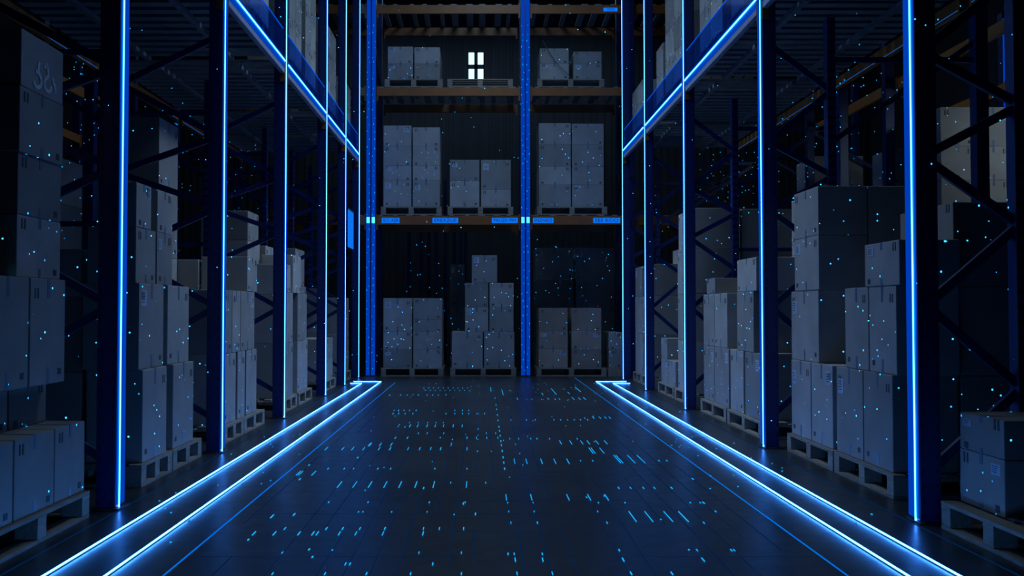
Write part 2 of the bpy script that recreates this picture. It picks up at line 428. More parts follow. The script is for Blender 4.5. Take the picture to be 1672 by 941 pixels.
# ---- painted-number row (X negative)
s = -1
side_pallet(s, 0, 0, 4.42, 5.62, 2.47, p=1.25)
srow(s, 0, 1, [(4.48, 4.76), (4.77, 5.215), (5.22, 5.615)], B0, .606, 2.50, p=.62)
srow(s, 0, 2, [(4.62, 5.13), (5.14, 5.58)], .606, .858, 2.73, p=.5)
srow(s, 0, 3, [(4.64, 5.10), (5.11, 5.545)], .858, 1.49, 2.60, p=.6, lab=False)
srow(s, 0, 4, [(5.03, 5.555)], 1.49, 1.85, 2.64, p=.55, lab=False)
srow(s, 0, 5, [(5.03, 5.555)], 1.85, 2.205, 2.64, p=.55, lab=False)
srow(s, 0, 6, [(5.02, 5.555)], 2.205, 2.585, 2.63, p=.55, lab=False)
top = srow(s, 0, 7, [(5.03, 5.545)], 2.585, 2.917, 2.63, p=.55, lab=False, mark=False, tapes=False)[0]
top['label'] = 'dim cardboard box with a pale number brushed on its side, topmost of the tall stack'
# brushed number on that box
strokes = [[(360, 225), (346, 300), (342, 385), (362, 435), (395, 530), (385, 620), (345, 662), (292, 635), (264, 545)], [(338, 402), (300, 378)],
           [(452, 335), (475, 262), (503, 320), (511, 440), (500, 488), (462, 500), (442, 590), (462, 690), (522, 738), (556, 705), (560, 640)],
           [(586, 490), (597, 570), (628, 650), (632, 755), (606, 735)]]
xface = -2.63 + .0025
mk = MB()
for st in strokes:
    pts = []
    for (u, v) in st:
        d, z = hit_x(30 + u / 10.456, 80 + v / 10.456, xface); pts.append((xface, d, z))
    for a, b in zip(pts, pts[1:]): mk.bar(a, b, .024, .002, up=(1, 0, 0))
m_o = mk.build('painted_number', 'paint'); m_o.parent = top
bpy.context.view_layer.update(); m_o.matrix_parent_inverse = top.matrix_world.inverted()

side_pallet(s, 1, 0, 6.55, 7.20, 2.50); side_pallet(s, 1, 1, 7.22, 7.95, 2.50)
srow(s, 1, 1, [(6.61, 7.12), (7.26, 7.78)], B0, .858, 2.52)
srow(s, 1, 2, [(6.58, 7.09), (7.18, 7.70)], .858, 1.505, 2.54)
srow(s, 1, 3, [(6.56, 6.96), (6.98, 7.34)], 1.505, 1.92, 2.56, p=.36)
srow(s, 1, 4, [(6.56, 6.86), (6.99, 7.33)], 1.92, 2.255, 2.56, p=.30)
srow(s, 1, 1, [(6.62, 7.18), (7.26, 7.90)], B0, .84, 2.98, p=.62, kind='rear ')
srow(s, 1, 2, [(6.62, 7.18), (7.26, 7.85)], .84, 1.40, 2.98, p=.62, kind='rear ')
srow(s, 1, 3, [(6.62, 7.15), (7.30, 7.85)], 1.40, 1.76, 2.99, p=.62, kind='rear ')

side_pallet(s, 2, 0, 8.66, 9.36, 2.50); side_pallet(s, 2, 1, 9.38, 10.25, 2.50)
srow(s, 2, 1, [(8.75, 9.18), (9.25, 9.54), (9.59, 10.03)], B0, .868, 2.54)
srow(s, 2, 2, [(8.75, 9.03), (9.04, 9.345), (9.36, 9.92)], .868, 1.505, 2.54)
srow(s, 2, 3, [(9.60, 10.03)], 1.505, 1.885, 2.54, p=.5)
srow(s, 2, 1, [(8.70, 9.32), (9.42, 10.15)], B0, .86, 3.0, p=.6, kind='rear ')
srow(s, 2, 2, [(8.70, 9.32), (9.42, 10.15)], .86, 1.42, 3.0, p=.6, kind='rear ')
srow(s, 2, 3, [(8.98, 9.55)], 1.42, 1.85, 3.28, p=.35, kind='tall rear ')
srow(s, 2, 3, [(9.56, 10.1)], 1.42, 1.85, 3.06, p=.55, kind='rear ', start=1)
srow(s, 2, 4, [(8.98, 9.55)], 1.85, 2.55, 3.28, p=.35, kind='tall rear ')
srow(s, 2, 5, [(8.98, 9.55)], 2.55, 3.27, 3.28, p=.35, kind='tall rear ')

side_pallet(s, 3, 0, 11.3, 12.05, 2.50); side_pallet(s, 3, 1, 12.15, 13.1, 2.50)
srow(s, 3, 1, [(11.4, 11.95), (12.25, 12.95)], B0, .875, 2.54)
srow(s, 3, 2, [(11.4, 11.94), (12.25, 12.88)], .875, 1.535, 2.54)
srow(s, 3, 3, [(11.42, 11.78, 1.9), (11.92, 12.45, 2.05)], 1.535, 1.9, 2.54)
srow(s, 3, 1, [(11.35, 12.0), (12.2, 13.0)], B0, .9, 3.0, p=.6, kind='rear ')
srow(s, 3, 2, [(11.35, 12.0), (12.2, 13.0)], .9, 1.6, 3.0, p=.6, kind='rear ')
srow(s, 3, 3, [(11.35, 11.98), (12.3, 12.9)], 1.6, 2.2, 3.0, p=.6, kind='rear ')
srow(s, 3, 4, [(11.35, 11.9)], 2.2, 2.58, 3.0, p=.6, kind='rear ')

side_pallet(s, 4, 0, 14.2, 15.2, 2.50)
srow(s, 4, 1, [(14.25, 14.5, .84), (14.52, 15.15, .50)], B0, .84, 2.54)
srow(s, 4, 2, [(14.54, 15.15)], .50, .84, 2.54, start=1)
srow(s, 4, 1, [(14.25, 15.15)], B0, .95, 3.0, p=.6, kind='rear ')
srow(s, 4, 2, [(14.25, 15.15)], .95, 1.7, 3.0, p=.6, kind='rear ')
srow(s, 4, 3, [(14.25, 15.0)], 1.7, 2.3, 3.0, p=.6, kind='rear ')
side_pallet(s, 5, 0, 15.95, 16.98, 2.50)
srow(s, 5, 1, [(16.1, 16.95)], B0, .87, 2.54)
srow(s, 5, 2, [(16.12, 16.93)], .87, 1.53, 2.54)
srow(s, 5, 1, [(16.1, 16.95)], B0, .9, 3.0, p=.6, kind='rear ')
srow(s, 5, 2, [(16.1, 16.95)], .9, 1.7, 3.0, p=.6, kind='rear ')

# ---- opposite row (X positive)
s = 1
side_pallet(s, 0, 0, 4.35, 5.33, 2.74, p=1.15)
srow(s, 0, 1, [(4.86, 5.325)], B0, .482, 2.85, p=.66)
srow(s, 0, 2, [(4.865, 5.32)], .482, .697, 2.85, p=.66, lab=True)

side_pallet(s, 1, 0, 6.14, 7.17, 2.83); side_pallet(s, 1, 1, 7.20, 8.27, 2.83)
srow(s, 1, 1, [(6.20, 6.68), (6.69, 7.185), (7.26, 7.735), (7.745, 8.23)], B0, .848, 2.86, p=.46)
srow(s, 1, 2, [(6.165, 6.60), (6.61, 7.04), (7.59, 8.26)], .848, 1.475, 2.875, p=.44)
srow(s, 1, 3, [(6.10, 6.655, 1.79), (7.56, 8.15, 1.945)], 1.475, 1.79, 2.87, p=.42)
srow(s, 1, 4, [(7.56, 8.15)], 1.945, 2.365, 2.87, p=.42, start=1)
srow(s, 1, 1, [(6.2, 7.15), (7.25, 8.2)], B0, .845, 3.34, p=.40, kind='rear ')
srow(s, 1, 2, [(6.2, 7.1), (7.3, 8.2)], .845, 1.47, 3.34, p=.38, kind='rear ')
srow(s, 1, 3, [(6.2, 7.1), (7.5, 8.15)], 1.47, 1.795, 3.32, p=.40, kind='rear ')
srow(s, 1, 4, [(6.2, 7.0, 2.06), (7.57, 8.15, 2.365)], 1.795, 2.06, 3.30, p=.40, kind='rear ')

side_pallet(s, 2, 0, 9.0, 10.25, 2.82); side_pallet(s, 2, 1, 10.3, 11.5, 2.82)
srow(s, 2, 1, [(9.14, 9.68), (9.73, 10.25), (10.31, 10.94), (10.95, 11.48)], B0, .855, 2.86, p=.46)
srow(s, 2, 2, [(9.36, 9.97), (10.37, 10.93), (10.94, 11.48)], .855, 1.505, 2.86, p=.46)
srow(s, 2, 3, [(9.25, 9.95, 1.86), (10.9, 11.3, 1.70)], 1.505, 1.86, 2.86, p=.42)
srow(s, 2, 1, [(9.1, 10.2), (10.35, 11.45)], B0, .85, 3.36, p=.58, kind='rear ')
srow(s, 2, 2, [(9.1, 10.2)], .85, 1.50, 3.36, p=.58, kind='rear ')
srow(s, 2, 3, [(9.12, 9.62)], 1.50, 2.0, 3.36, p=.5, kind='rear ')
srow(s, 2, 4, [(9.12, 9.62)], 2.0, 2.5, 3.36, p=.5, kind='rear ')

side_pallet(s, 3, 0, 11.95, 13.05, 2.82, p=1.6); side_pallet(s, 3, 1, 13.1, 14.28, 2.82)
srow(s, 3, 1, [(12.0, 12.98, .875), (13.15, 13.7, .54), (13.72, 14.2, .54)], B0, .875, 2.86, p=.64)
srow(s, 3, 2, [(12.0, 12.97, 1.53)], .875, 1.53, 2.86, p=.64)
srow(s, 3, 2, [(13.75, 14.2, .865)], .54, .865, 2.86, p=.5, start=1)
srow(s, 3, 3, [(12.0, 12.97)], 1.53, 2.13, 2.86, p=.64)
srow(s, 3, 4, [(12.0, 12.9)], 2.13, 2.69, 2.86, p=.64)
for i, (a, b) in enumerate(((B0, .9), (.9, 1.5), (1.5, 2.1), (2.1, 2.68))):
    srow(s, 3, i + 1, [(12.02, 12.95)], a, b, 3.52, p=.8, kind='rear ')

side_pallet(s, 4, 0, 14.95, 15.75, 2.82); side_pallet(s, 4, 1, 15.78, 16.62, 2.82)
srow(s, 4, 1, [(15.05, 15.75), (15.8, 16.58)], B0, .885, 2.86, p=.5)
srow(s, 4, 2, [(15.05, 15.75), (15.8, 16.58)], .885, 1.545, 2.86, p=.5)
srow(s, 4, 3, [(15.05, 15.7), (15.85, 16.55)], 1.545, 2.09, 2.86, p=.5)
srow(s, 4, 1, [(15.0, 15.72)], B0, 1.0, 3.38, p=.5, kind='rear ')
srow(s, 4, 2, [(15.0, 15.72)], 1.0, 1.8, 3.38, p=.5, kind='rear ')
srow(s, 4, 3, [(15.0, 15.72)], 1.8, 2.35, 3.38, p=.5, kind='rear ')

# ---- stacks in the second racks behind the aisle rows (seen between the uprights)
def far_stack(s, k, d0, d1, X, p, tops, tag_):
    pallet(s, s * (X + p / 2), (d0 + d1) / 2, 0, round(d1 - d0, 1), round(p, 1), f'wooden pallet under the second-rack {tag_}, {ROW[s]}')
    z = B0
    for i, t_ in enumerate(tops):
        h = t_ - z; lay = 'bottom' if i == 0 else ORD[i]
        for j in range(2):
            hp = p / 2
            carton(0, s * (X + hp * (j + .5)), (d0 + d1) / 2, z, hp - .008, d1 - d0 - .02, h - .0015,
                   f'pale box, {lay} layer, {("inner", "outer")[j]} column, second-rack {tag_}, {ROW[s]}',
                   'boxes stacked in the second racks')
        z = t_
far_stack(1, 1, 10.5, 11.4, 5.45, .84, [.8, 1.45, 2.05, 2.45, 2.85, 3.25, 3.72], 'stack before the third lit post')
far_stack(1, 3, 14.6, 15.5, 5.50, .8, [.8, 1.5, 2.2, 2.75, 3.3, 3.85], 'stack past the fourth lit post')
far_stack(1, 2, 12.0, 12.6, 5.55, .7, [.9, 1.7, 2.4, 3.0, 3.5], 'narrow stack past the third lit post')
far_stack(-1, 2, 9.0, 9.9, 5.5, .8, [.9, 1.6, 2.2, 2.8, 3.4], 'stack past the second lit post')
far_stack(-1, 3, 11.3, 12.2, 5.5, .8, [.8, 1.5, 2.1, 2.7, 3.3], 'stack past the third lit post')
far_stack(-1, 4, 13.9, 14.8, 5.5, .8, [.8, 1.5, 2.1, 2.7, 3.5], 'stack past the fourth lit post')

# ---- boxes on the upper shelves of the aisle rows
ZU = 4.394
def upper(s, k, idx, d0, d1, X, layers, nper=2, p=.55):
    side_pallet(s, k, idx, d0, d1, X, z=ZU, p=1.0, where='upper shelf, ')
    z = ZU + B0
    for li, h in enumerate(layers):
        lay = 'bottom' if li == 0 else ORD[li]
        w = (d1 - d0 - .06) / nper
        for j in range(nper):
            a = d0 + .03 + j * w
            carton(s, s * (X + .04 + p / 2), a + w / 2, z, w - .012, p, h - .0015,
                   f'upper-shelf cardboard box, {lay} layer, {ORD[idx * nper + j]} one along {bayname(k)}, {ROW[s]}', 'cardboard boxes on the upper shelves')
        z += h
upper(-1, 2, 0, 8.55, 9.35, 2.47, [.5, .5, .5, .5]); upper(-1, 2, 1, 9.5, 10.4, 2.47, [.5, .5, .5, .5])
upper(-1, 3, 0, 11.45, 12.3, 2.47, [.55, .5, .5, .5]); upper(-1, 3, 1, 12.5, 13.35, 2.47, [.55, .5, .5])
upper(-1, 4, 0, 13.95, 15.2, 2.47, [.5, .5, .4]); upper(-1, 5, 0, 15.8, 16.9, 2.47, [.5, .45])
upper(1, 2, 0, 8.75, 10.0, 2.78, [.6, .55, .5, .5]); upper(1, 2, 1, 10.3, 11.45, 2.78, [.55, .55, .5])
upper(1, 3, 0, 12.3, 13.6, 2.78, [.5, .45, .5, .4]); upper(1, 3, 1, 13.7, 14.3, 2.78, [.45, .47], 1)
upper(1, 4, 0, 15.45, 16.6, 2.78, [.42, .38])

# ------------------------------------------------------------------ end rack across the aisle
YE = 17.45                                                   # front plane of its rails
SE = F / YE
def ex(px): return (px - CX) / F * YE
def ez(py):
    u, d, z = ray(CX, py); return CAMZ + z / d * YE
EP = [(605.5, 'painted-number side'), (858, 'middle'), (1029, 'opposite side')]
PXS = [ex(605.5), ex(858), ex(1029)]
for i, x in enumerate(PXS):
    r = empty('end_rack_upright', (x, YE - .05, 0)); nm = ('twin-panelled blue upright beside the last lit post of the painted-number row', 'twin-panelled blue upright at the middle of the end rack', 'dark blue end rack upright behind the last lit post of the opposite row')[i]
    tag(r, nm, 'rack upright', 'uprights of the end rack')
    MB().box(-.092, .092, 0, .12, .012, 9.2).build('front_post', 'post', r, bevel=.006)
    MB().box(-.12, .12, -.03, .15, 0, .012).build('foot_plate', 'dark', r)
    if i < 2:
        for sx in (-1, 1):
            a, b = sorted((sx * .014, sx * .088)); MB().box(a, b, -.006, -.001, .03, 9.2).build('light_panel', 'panel', r)  # lit blue paint of the upright, given as glow of its faces
            mb = MB()
            for q in range(46):
                z = .15 + q * .15 + random.uniform(-.04, .04); xx = sx * random.choice((.03, .05, .075)); h = random.choice((.012, .012, .02, .03))
                mb.box(xx - .005, xx + .005, -.010, -.0065, z, z + h)
            mb.build('pinhole_lights', 'speck', r)['kind'] = 'stuff'
        for sx in (-1, 1):
            zc = ez(360); a, b = sorted((sx * .02, sx * .08)); MB().box(a, b, -.012, -.0065, zc - .06, zc + .06).build('indicator_light', 'plateglow', r)
    MB().box(-.06, .06, 1.35, 1.47, .012, 9.2).build('rear_post', 'post', r, bevel=.006)
    MB().box(-.09, .09, 1.32, 1.5, 0, .012).build('foot_plate', 'dark', r)
    for q in range(7):
        a, b = (.12, 1.35) if q % 2 == 0 else (1.35, .12)
        MB().bar((0, a, .4 + q * 1.15), (0, b, 1.5 + q * 1.15), .05, .03, up=(1, 0, 0)).build('brace', 'post', r)
LV = [(ez(367), ez(352.5)), (ez(156.5), ez(143)), (ez(22), ez(8))]
bays = [(-5.2, PXS[0] - .1), (PXS[0] + .1, PXS[1] - .1), (PXS[1] + .1, PXS[2] - .1), (PXS[2] + .1, 5.2)]
BN = ['outer bay of the painted-number side', 'wide bay before the middle upright', 'narrow bay past the middle upright', 'outer bay of the opposite side']
LN = ['lower', 'middle', 'upper']
def text_mesh(txt, size):
    cu = bpy.data.curves.new('t', 'FONT'); cu.body = txt; cu.size = size; cu.align_x = 'CENTER'; cu.align_y = 'CENTER'; cu.extrude = .0008
    o = bpy.data.objects.new('t', cu); C.objects.link(o); bpy.context.view_layer.update()
    dg = bpy.context.evaluated_depsgraph_get(); me = bpy.data.meshes.new_from_object(o.evaluated_get(dg))
    bpy.data.objects.remove(o); bpy.data.curves.remove(cu); return me
for bi, (x0, x1) in enumerate(bays):
    for li, (z0, z1) in enumerate(LV):
        for fr, yy in ((0, YE), (1, YE + 1.32)):
            r = empty('shelf_rail', ((x0 + x1) / 2, yy, z0)); L = (x1 - x0) / 2
            tag(r, f'orange {("front", "rear")[fr]} rail of the {LN[li]} shelf, {BN[bi]}, end rack', 'shelf rail', 'orange rails of the end rack')
            zo = 0 if fr == 0 else -.03
            MB().box(-L, L, -.0, .05, zo, z1 - z0 + zo).build('rail', 'orange', r, bevel=.005)
            MB().box(-L, L, -.006, -.0005, zo, zo + .025).build('lip', 'orange', r)
            for e in (-1, 1):
                if (bi == 0 and e < 0) or (bi == 3 and e > 0): continue
                a, b = sorted((e * L, e * (L - .035))); MB().box(a, b, -.012, -.0065, -.10, z1 - z0 + (.03 if fr == 0 else -.04)).build('end_plate', 'orange', r)
            if fr == 0 and li == 0 and bi in (1, 2):
                pl = [(623, 652, 'ICC AEB'), (706, 748, 'EREXZUE'), (803, 848, 'PAUZK MM')] if bi == 1 else [(867, 904, 'INZNEO'), (969, 1013, 'EEE KOO')]
                for (a, b, tx) in pl:
                    xa, xb = ex(a) - (x0 + x1) / 2, ex(b) - (x0 + x1) / 2
                    xa, xb = max(xa, -L + .05), min(xb, L - .05)
                    za, zb = ez(364.5) - z0, ez(356) - z0
                    q = MB().box(xa, xb, -.012, -.0065, za, zb).build('label_plate', 'plate', r, label='glowing blue plate with dark characters')
                    me = text_mesh(tx, (zb - za) * .95); me.materials.append(M['ink'])
                    o = bpy.data.objects.new('lettering', me); C.objects.link(o); o.parent = q
                    o.location = ((xa + xb) / 2, -.0128, (za + zb) / 2); o.rotation_euler = (math.pi / 2, 0, 0)
                    wx = me.vertices and max(v.co.x for v in me.vertices) - min(v.co.x for v in me.vertices)
                    if wx: o.scale = ((xb - xa) * .85 / wx, 1, 1)
            if fr == 0 and li == 2 and bi == 2:
                xa, xb = ex(987) - (x0 + x1) / 2, ex(1010) - (x0 + x1) / 2
                q = MB().box(xa, xb, -.012, -.0065, .04, .11).build('label_plate', 'plate', r)
                me = text_mesh('OEOE', .06); me.materials.append(M['ink']); o = bpy.data.objects.new('lettering', me); C.objects.link(o); o.parent = q
                o.location = ((xa + xb) / 2, -.0128, .075); o.rotation_euler = (math.pi / 2, 0, 0)
        # deck slats running front to back
        dk = empty('shelf_deck', ((x0 + x1) / 2, YE + .7, z1 + .001)); tag(dk, f'deck of spaced slats on the {LN[li]} shelf, {BN[bi]}, end rack', 'shelf deck', 'slatted decks of the end rack')
        mb = MB(); n = int((x1 - x0) / .27); rs = random.Random(bi * 7 + li)
        for i in range(n):
            x = -L + .06 + (2 * L - .30) * i / max(1, n - 1) + rs.uniform(-.04, .04); mb.box(x, x + rs.choice((.08, .1, .13)), -.69, .66, 0, .02)
        mb.build('slats', 'deckmetal', dk)

def eboxes(pname, cols, zbase, y0=YE + .08, p=.9, group='cardboard boxes of the end rack'):
    """cols: (x0px, x1px, [y edges px from top to bottom], column words)"""
    for (xa, xb, ys, cw) in cols:
        zs = [ez(y) * 1.0 for y in ys[:-1]][::-1]; z = zbase
        for i, zt in enumerate(zs):
            zt = (zt - CAMZ) * (y0 / YE) + CAMZ
            X0, X1 = ex(xa) * y0 / YE, ex(xb) * y0 / YE
            lay = 'bottom' if i == 0 else ORD[i]
            carton(0, (X0 + X1) / 2, y0 + p / 2, z, X1 - X0 - .008, p, zt - z - .0015, f'cardboard box, {lay} layer, {cw}, {pname}', group, rot=random.uniform(-.003, .003), mat='brown' if 'brown' in pname else 'card')
            z = zt
def epallet(xa, xb, z, label, y0=YE + .06, p=1.0):
    X0, X1 = ex(xa) * y0 / YE, ex(xb) * y0 / YE
    pallet(0, (X0 + X1) / 2, y0 + p / 2, z, X1 - X0, p, label)
c1, c2 = 'painted-number-side column', 'opposite-side column'
epallet(622, 724, 0, 'wooden floor pallet of the end rack beside the twin-panelled upright')
eboxes('four-column-high first floor pallet, end rack'.replace('four-column-high ', ''), [(625.5, 673, [487, 542, 571, 600], c1), (674.5, 722, [487, 521.5, 542, 571, 600], c2)], B0)
epallet(735, 843, 0, 'wooden floor pallet of the end rack under the stepped pyramid of boxes')
zb_ = B0
eboxes('stepped pile on the second floor pallet, end rack', [(737.5, 788.5, [542, 600], c1), (790, 840, [542, 600], c2)], B0)
zt1 = (ez(542) - CAMZ) * ((YE + .08) / YE) + CAMZ
eboxes('upper tier of the stepped pile, end rack', [(759, 797.5, [502, 541, 542], c1), (799, 839, [502, 541, 542], c2)], zt1) if False else None
eboxes('middle step of the stepped pile, end rack', [(759, 797.5, [462, 502, 542], c1), (799, 839, [462, 502, 542], c2)], zt1)
zt2 = (ez(462) - CAMZ) * ((YE + .08) / YE) + CAMZ
eboxes('peak of the stepped pile, end rack', [(770, 812, [417, 462], 'single top column')], zt2)
epallet(876, 990, 0, 'wooden floor pallet of the end rack just past the middle upright')
eboxes('brown pile on the third floor pallet, end rack', [(879, 927, [503, 541, 570, 600], c1), (933, 982, [503, 541, 570, 600], c2)], B0)
# the cartons behind and beside it
epallet(993, 1017, 0, 'short wooden pallet beside the brown pile, end rack')
eboxes('pile half hidden by the last lit post, end rack', [(994, 1016, [543, 572, 600], 'only column')], B0)
yb = YE + 3.1
def rear_pile(pname, cols, yb, p=.8):
    for (xa, xb, ys, cw) in cols:
        k = yb / F; z = 0.0005
        for i, y in enumerate(ys[:-1][::-1]):
            u, d, zz = ray(CX, y); zt = CAMZ + zz / d * yb
            lay = 'bottom' if i == 0 else ORD[i]
            carton(0, ((xa + xb) / 2 - CX) * k, yb + p / 2, z, (xb - xa) * k - .01, p, zt - z - .0015, f'dark cardboard box, {lay} layer, {cw}, {pname}', 'dark boxes behind the end rack')
            z = zt
rear_pile('pile behind the end rack', [(874, 936, [405, 457, 505, 560, 600], c1), (940, 1004, [405, 460, 510, 560, 600], c2), (735, 758, [432, 503, 560, 600], 'narrow column by the stepped pile')], yb)
# lower shelf
z1 = LV[0][1] + .0225
epallet(621.5, 720.5, z1, 'wooden pallet under the tall pile on the lower shelf, wide bay, end rack')
eboxes('tall pile on the lower shelf, wide bay, end rack', [(625, 671.5, [205, 239, 271, 295, 335], c1), (673, 718, [208, 239, 271, 295, 335], c2)], z1 + B0)
epallet(730.5, 838.5, z1, 'wooden pallet under the low pile on the lower shelf, wide bay, end rack')
eboxes('low pile on the lower shelf, wide bay, end rack', [(734, 783, [261, 296, 335], c1), (785, 834.5, [261, 310, 335], c2)], z1 + B0)
epallet(877, 992, z1, 'wooden pallet under the square pile on the lower shelf, narrow bay, end rack')
eboxes('square pile on the lower shelf, narrow bay, end rack', [(880, 933, [201, 236, 272, 302, 335], c1), (934.5, 987, [202, 237, 272, 302, 335], c2)], z1 + B0)
# middle shelf
z2 = LV[1][1] + .0225
epallet(627, 722, z2, 'wooden pallet on the middle shelf, wide bay, end rack, beside the upright')
eboxes('block on the middle shelf, wide bay, end rack', [(632, 674, [76, 104, 131], c1), (675.5, 718, [77, 104, 131], c2)], z2 + B0)
epallet(730, 838, z2, 'empty wooden pallet below the bright window on the middle shelf, end rack')
epallet(878, 988, z2, 'wooden pallet on the middle shelf, narrow bay, end rack')
eboxes('dim pile on the middle shelf, narrow bay, end rack', [(882, 930, [79, 104, 131], c1), (937, 984, [84, 104, 131], c2)], z2 + B0)
# loose straps hanging across the narrow bay of the middle shelf
t = empty('hanging_strap', (ex(887), YE + .02, LV[2][0] - .35)); tag(t, 'thin strap hanging diagonally over the dim pile, middle shelf, end rack', 'strap')
a = Vector((0, 0, 0)); pts = [Vector((ex(887 + i * 6.2) - ex(887), -.03, ez(66 + i * 8.5 + 6 * math.sin(i * .5)) - ez(66))) for i in range(9)]
mb = MB()
for p_, q_ in zip(pts, pts[1:]): mb.bar(p_, q_, .012, .005)
mb.build('strap', 'dark', t)
t.location = (ex(887), YE + .035, ez(66))
# thin posts standing far behind the end rack
for i, px in enumerate((668, 688, 700, 712, 727, 742, 752, 760)):
    yy = 21.5 + (i % 3) * .8
    X = (px - CX) / F * yy
    t = empty('storage_post', (X, yy, 0)); tag(t, f'thin blue post, {ORD[i]} along the dark gap behind the end rack floor pallets', 'post', 'thin posts behind the end rack')
    MB().box(-.045, .045, -.045, .045, .012, 4.6).build('post', 'post', t, bevel=.005)
    MB().box(-.08, .08, -.08, .08, 0, .012).build('foot_plate', 'dark', t)
# backlit sheet hung at the fifth lit post of the painted-number row
t = empty('hanging_sign', (-2.36, 15.62, 2.42)); tag(t, 'small blue translucent sign hung beside the fifth lit post, painted-number row', 'hanging sign')
MB().box(-.006, .006, 0, .62, 0, .66).build('sheet', 'plate', t)
MB().box(-.009, .009, -.0, .62, .661, .69).build('holder', 'dark', t)

# ------------------------------------------------------------------ floor lights
def strip_thing(name, label, pts_list, group=None, r=.0048, mat='ledfloor'):
    t = empty(name, (pts_list[0][0][0], pts_list[0][0][1], 0)); tag(t, label, 'floor light', group)
    o0 = Vector((pts_list[0][0][0], pts_list[0][0][1], 0))
    for pts in pts_list:
        for a, b in zip(pts, pts[1:]):
            A, B = Vector((a[0], a[1], .0115)) - o0, Vector((b[0], b[1], .0115)) - o0
            MB().tube(A, B, r).build('light_tube', mat, t)
            MB().bar(A - Vector((0, 0, .009)), B - Vector((0, 0, .009)), .008, .005, up=(0, 0, 1)).build('channel', 'dark', t)
    return t
strip_thing('floor_light', 'bright double blue floor strip turning outward at the end, painted-number side', [[(-1.83, 3.8), (-1.83, 16.15), (-2.33, 16.15)], [(-2.13, 3.8), (-2.13, 15.75), (-2.33, 15.75)]], 'bright double floor strips')
strip_thing('floor_light', 'bright double blue floor strip turning outward at the end, opposite side', [[(2.07, 3.8), (2.07, 16.15), (2.62, 16.15)], [(2.32, 3.8), (2.32, 15.75), (2.62, 15.75)]], 'bright double floor strips')
for X, y1, lb in ((-1.56, 16.0, 'thin blue floor line inside the double strip, painted-number side'), (1.79, 17.2, 'thin blue floor line inside the double strip, opposite side')):
    t = MB().box(-.0045, .0045, 0, y1 - 2.2, 0, .002).build('floor_line', 'line', loc=(X, 2.2, .0)); tag(t, lb, 'floor line', 'thin floor lines')
for X, y0, y1, lb in ((-2.36, 2.3, 17.0, 'faint blue floor line at the feet of the lit posts, painted-number row'), (2.63, 2.3, 16.6, 'faint blue floor line at the feet of the lit posts, opposite row')):
    t = MB().box(-.004, .004, 0, y1 - y0, 0, .002).build('floor_line', 'faint', loc=(X, y0, .0)); tag(t, lb, 'floor line', 'thin floor lines')

# faint grid and light points on the floor
rg = random.Random(3)
grid = MB()
XL = [-1.45 + i * .128 for i in range(25)]
for i, X in enumerate(XL):
    y = 2.2
    while y < 16.8:
        L = rg.uniform(.8, 3.5)
        if rg.random() < .6: grid.quad(X - .0022, X + .0022, y, min(y + L, 16.9), .0015)
        y += L
for y in (3.02, 3.35, 4.0, 4.72, 5.25, 5.7, 6.1, 7.0, 8.4, 9.5, 11.0):
    x = -1.5
    while x < 1.75:
        L = rg.uniform(.3, 1.6)
        if rg.random() < .6: grid.quad(x, min(x + L, 1.75), y - .0025, y + .0025, .0015)
        x += L
tag(grid.build('floor_light_grid', 'faint'), 'faint blue grid lines traced over the dark concrete floor of the aisle', 'light grid', kind='stuff')
sp = MB()
def fdash(px, ya, yb, w=.0055):
    X, d0 = hit_floor(px, yb); X2, d1 = hit_floor(px, ya)
    sp.box(X - w / 2, X + w / 2, d0, max(d1, d0 + .02), .0016, .004)
def frow(ya, yb, xs, off, w=.0055):
    for x in xs:
        px = off + x / 2.76
        fdash(px, ya, yb, w * rg.uniform(.8, 1.2))
frow(787, 797, [415, 485, 555, 625, 693, 765, 847, 997], 400); frow(788, 790, [927, 1085], 400)
frow(862, 866, [175, 363, 437, 515, 628, 803, 875, 985], 400); frow(869, 875, [32, 125, 237, 320, 420, 495, 618, 800, 300], 400)
frow(731, 735.5, [360, 435, 480, 530, 600, 650, 732, 785, 835, 880, 1000], 400); frow(724, 729, [555, 560, 605, 655, 928], 400)
frow(694, 698, [740, 775, 818, 855, 893, 937, 978], 400, .0065); frow(690, 691.5, [740, 780, 822, 860, 893], 400)
frow(675, 677, [665, 690, 720, 755, 905, 945, 980, 1008, 1045, 1080], 400, .0065); frow(670, 671.5, [670, 715, 740, 770, 945, 980, 1008, 690], 400, .0065)
frow(645, 646.2, [650, 700, 730, 780, 820, 845, 870, 905, 650], 400, .0065)
for x in range(805, 1015, 22): frow(633.5, 634.6, [x], 400, .0065); frow(637.5, 638.5, [x + 8], 400, .0065)
frow(714, 717, [675, 730, 1043, 1000, 1090, 1140], 400); frow(707, 709, [780, 820, 895, 1088, 1130], 400)
frow(820, 822, [375, 553, 830, 992], 400); frow(836, 837.5, [530, 510, 660, 820], 400); frow(902, 905, [975, 783, 165], 400); frow(936, 940, [120, 357, 545, 745, 975], 400); frow(920, 924, [470, 450, 845], 400)
frow(765, 767, [372, 445, 487, 597, 655, 855, 1000], 400); frow(770, 777, [230, 300, 240], 400)
frow(750, 758, [113, 168, 237, 298, 358], 800); frow(752, 754, [410, 465, 765, 800], 800); frow(744, 757, [600, 655, 700, 590], 800); frow(732, 741, [465, 515, 475], 800)
frow(720, 726, [323, 420, 450, 490, 530, 370], 800); frow(716, 718, [270, 213, 395, 185, 130, 90], 800)
frow(685.5, 687, [290, 320, 352, 382, 410, 442, 165, 205], 800, .0065); frow(681, 684, [470, 500, 525, 545], 800)
for x in (233, 265, 295, 315, 380, 408, 432, 240, 355, 190, 165, 125, 95): frow(651 + rg.uniform(-2, 2), 653, [x], 800, .0065)
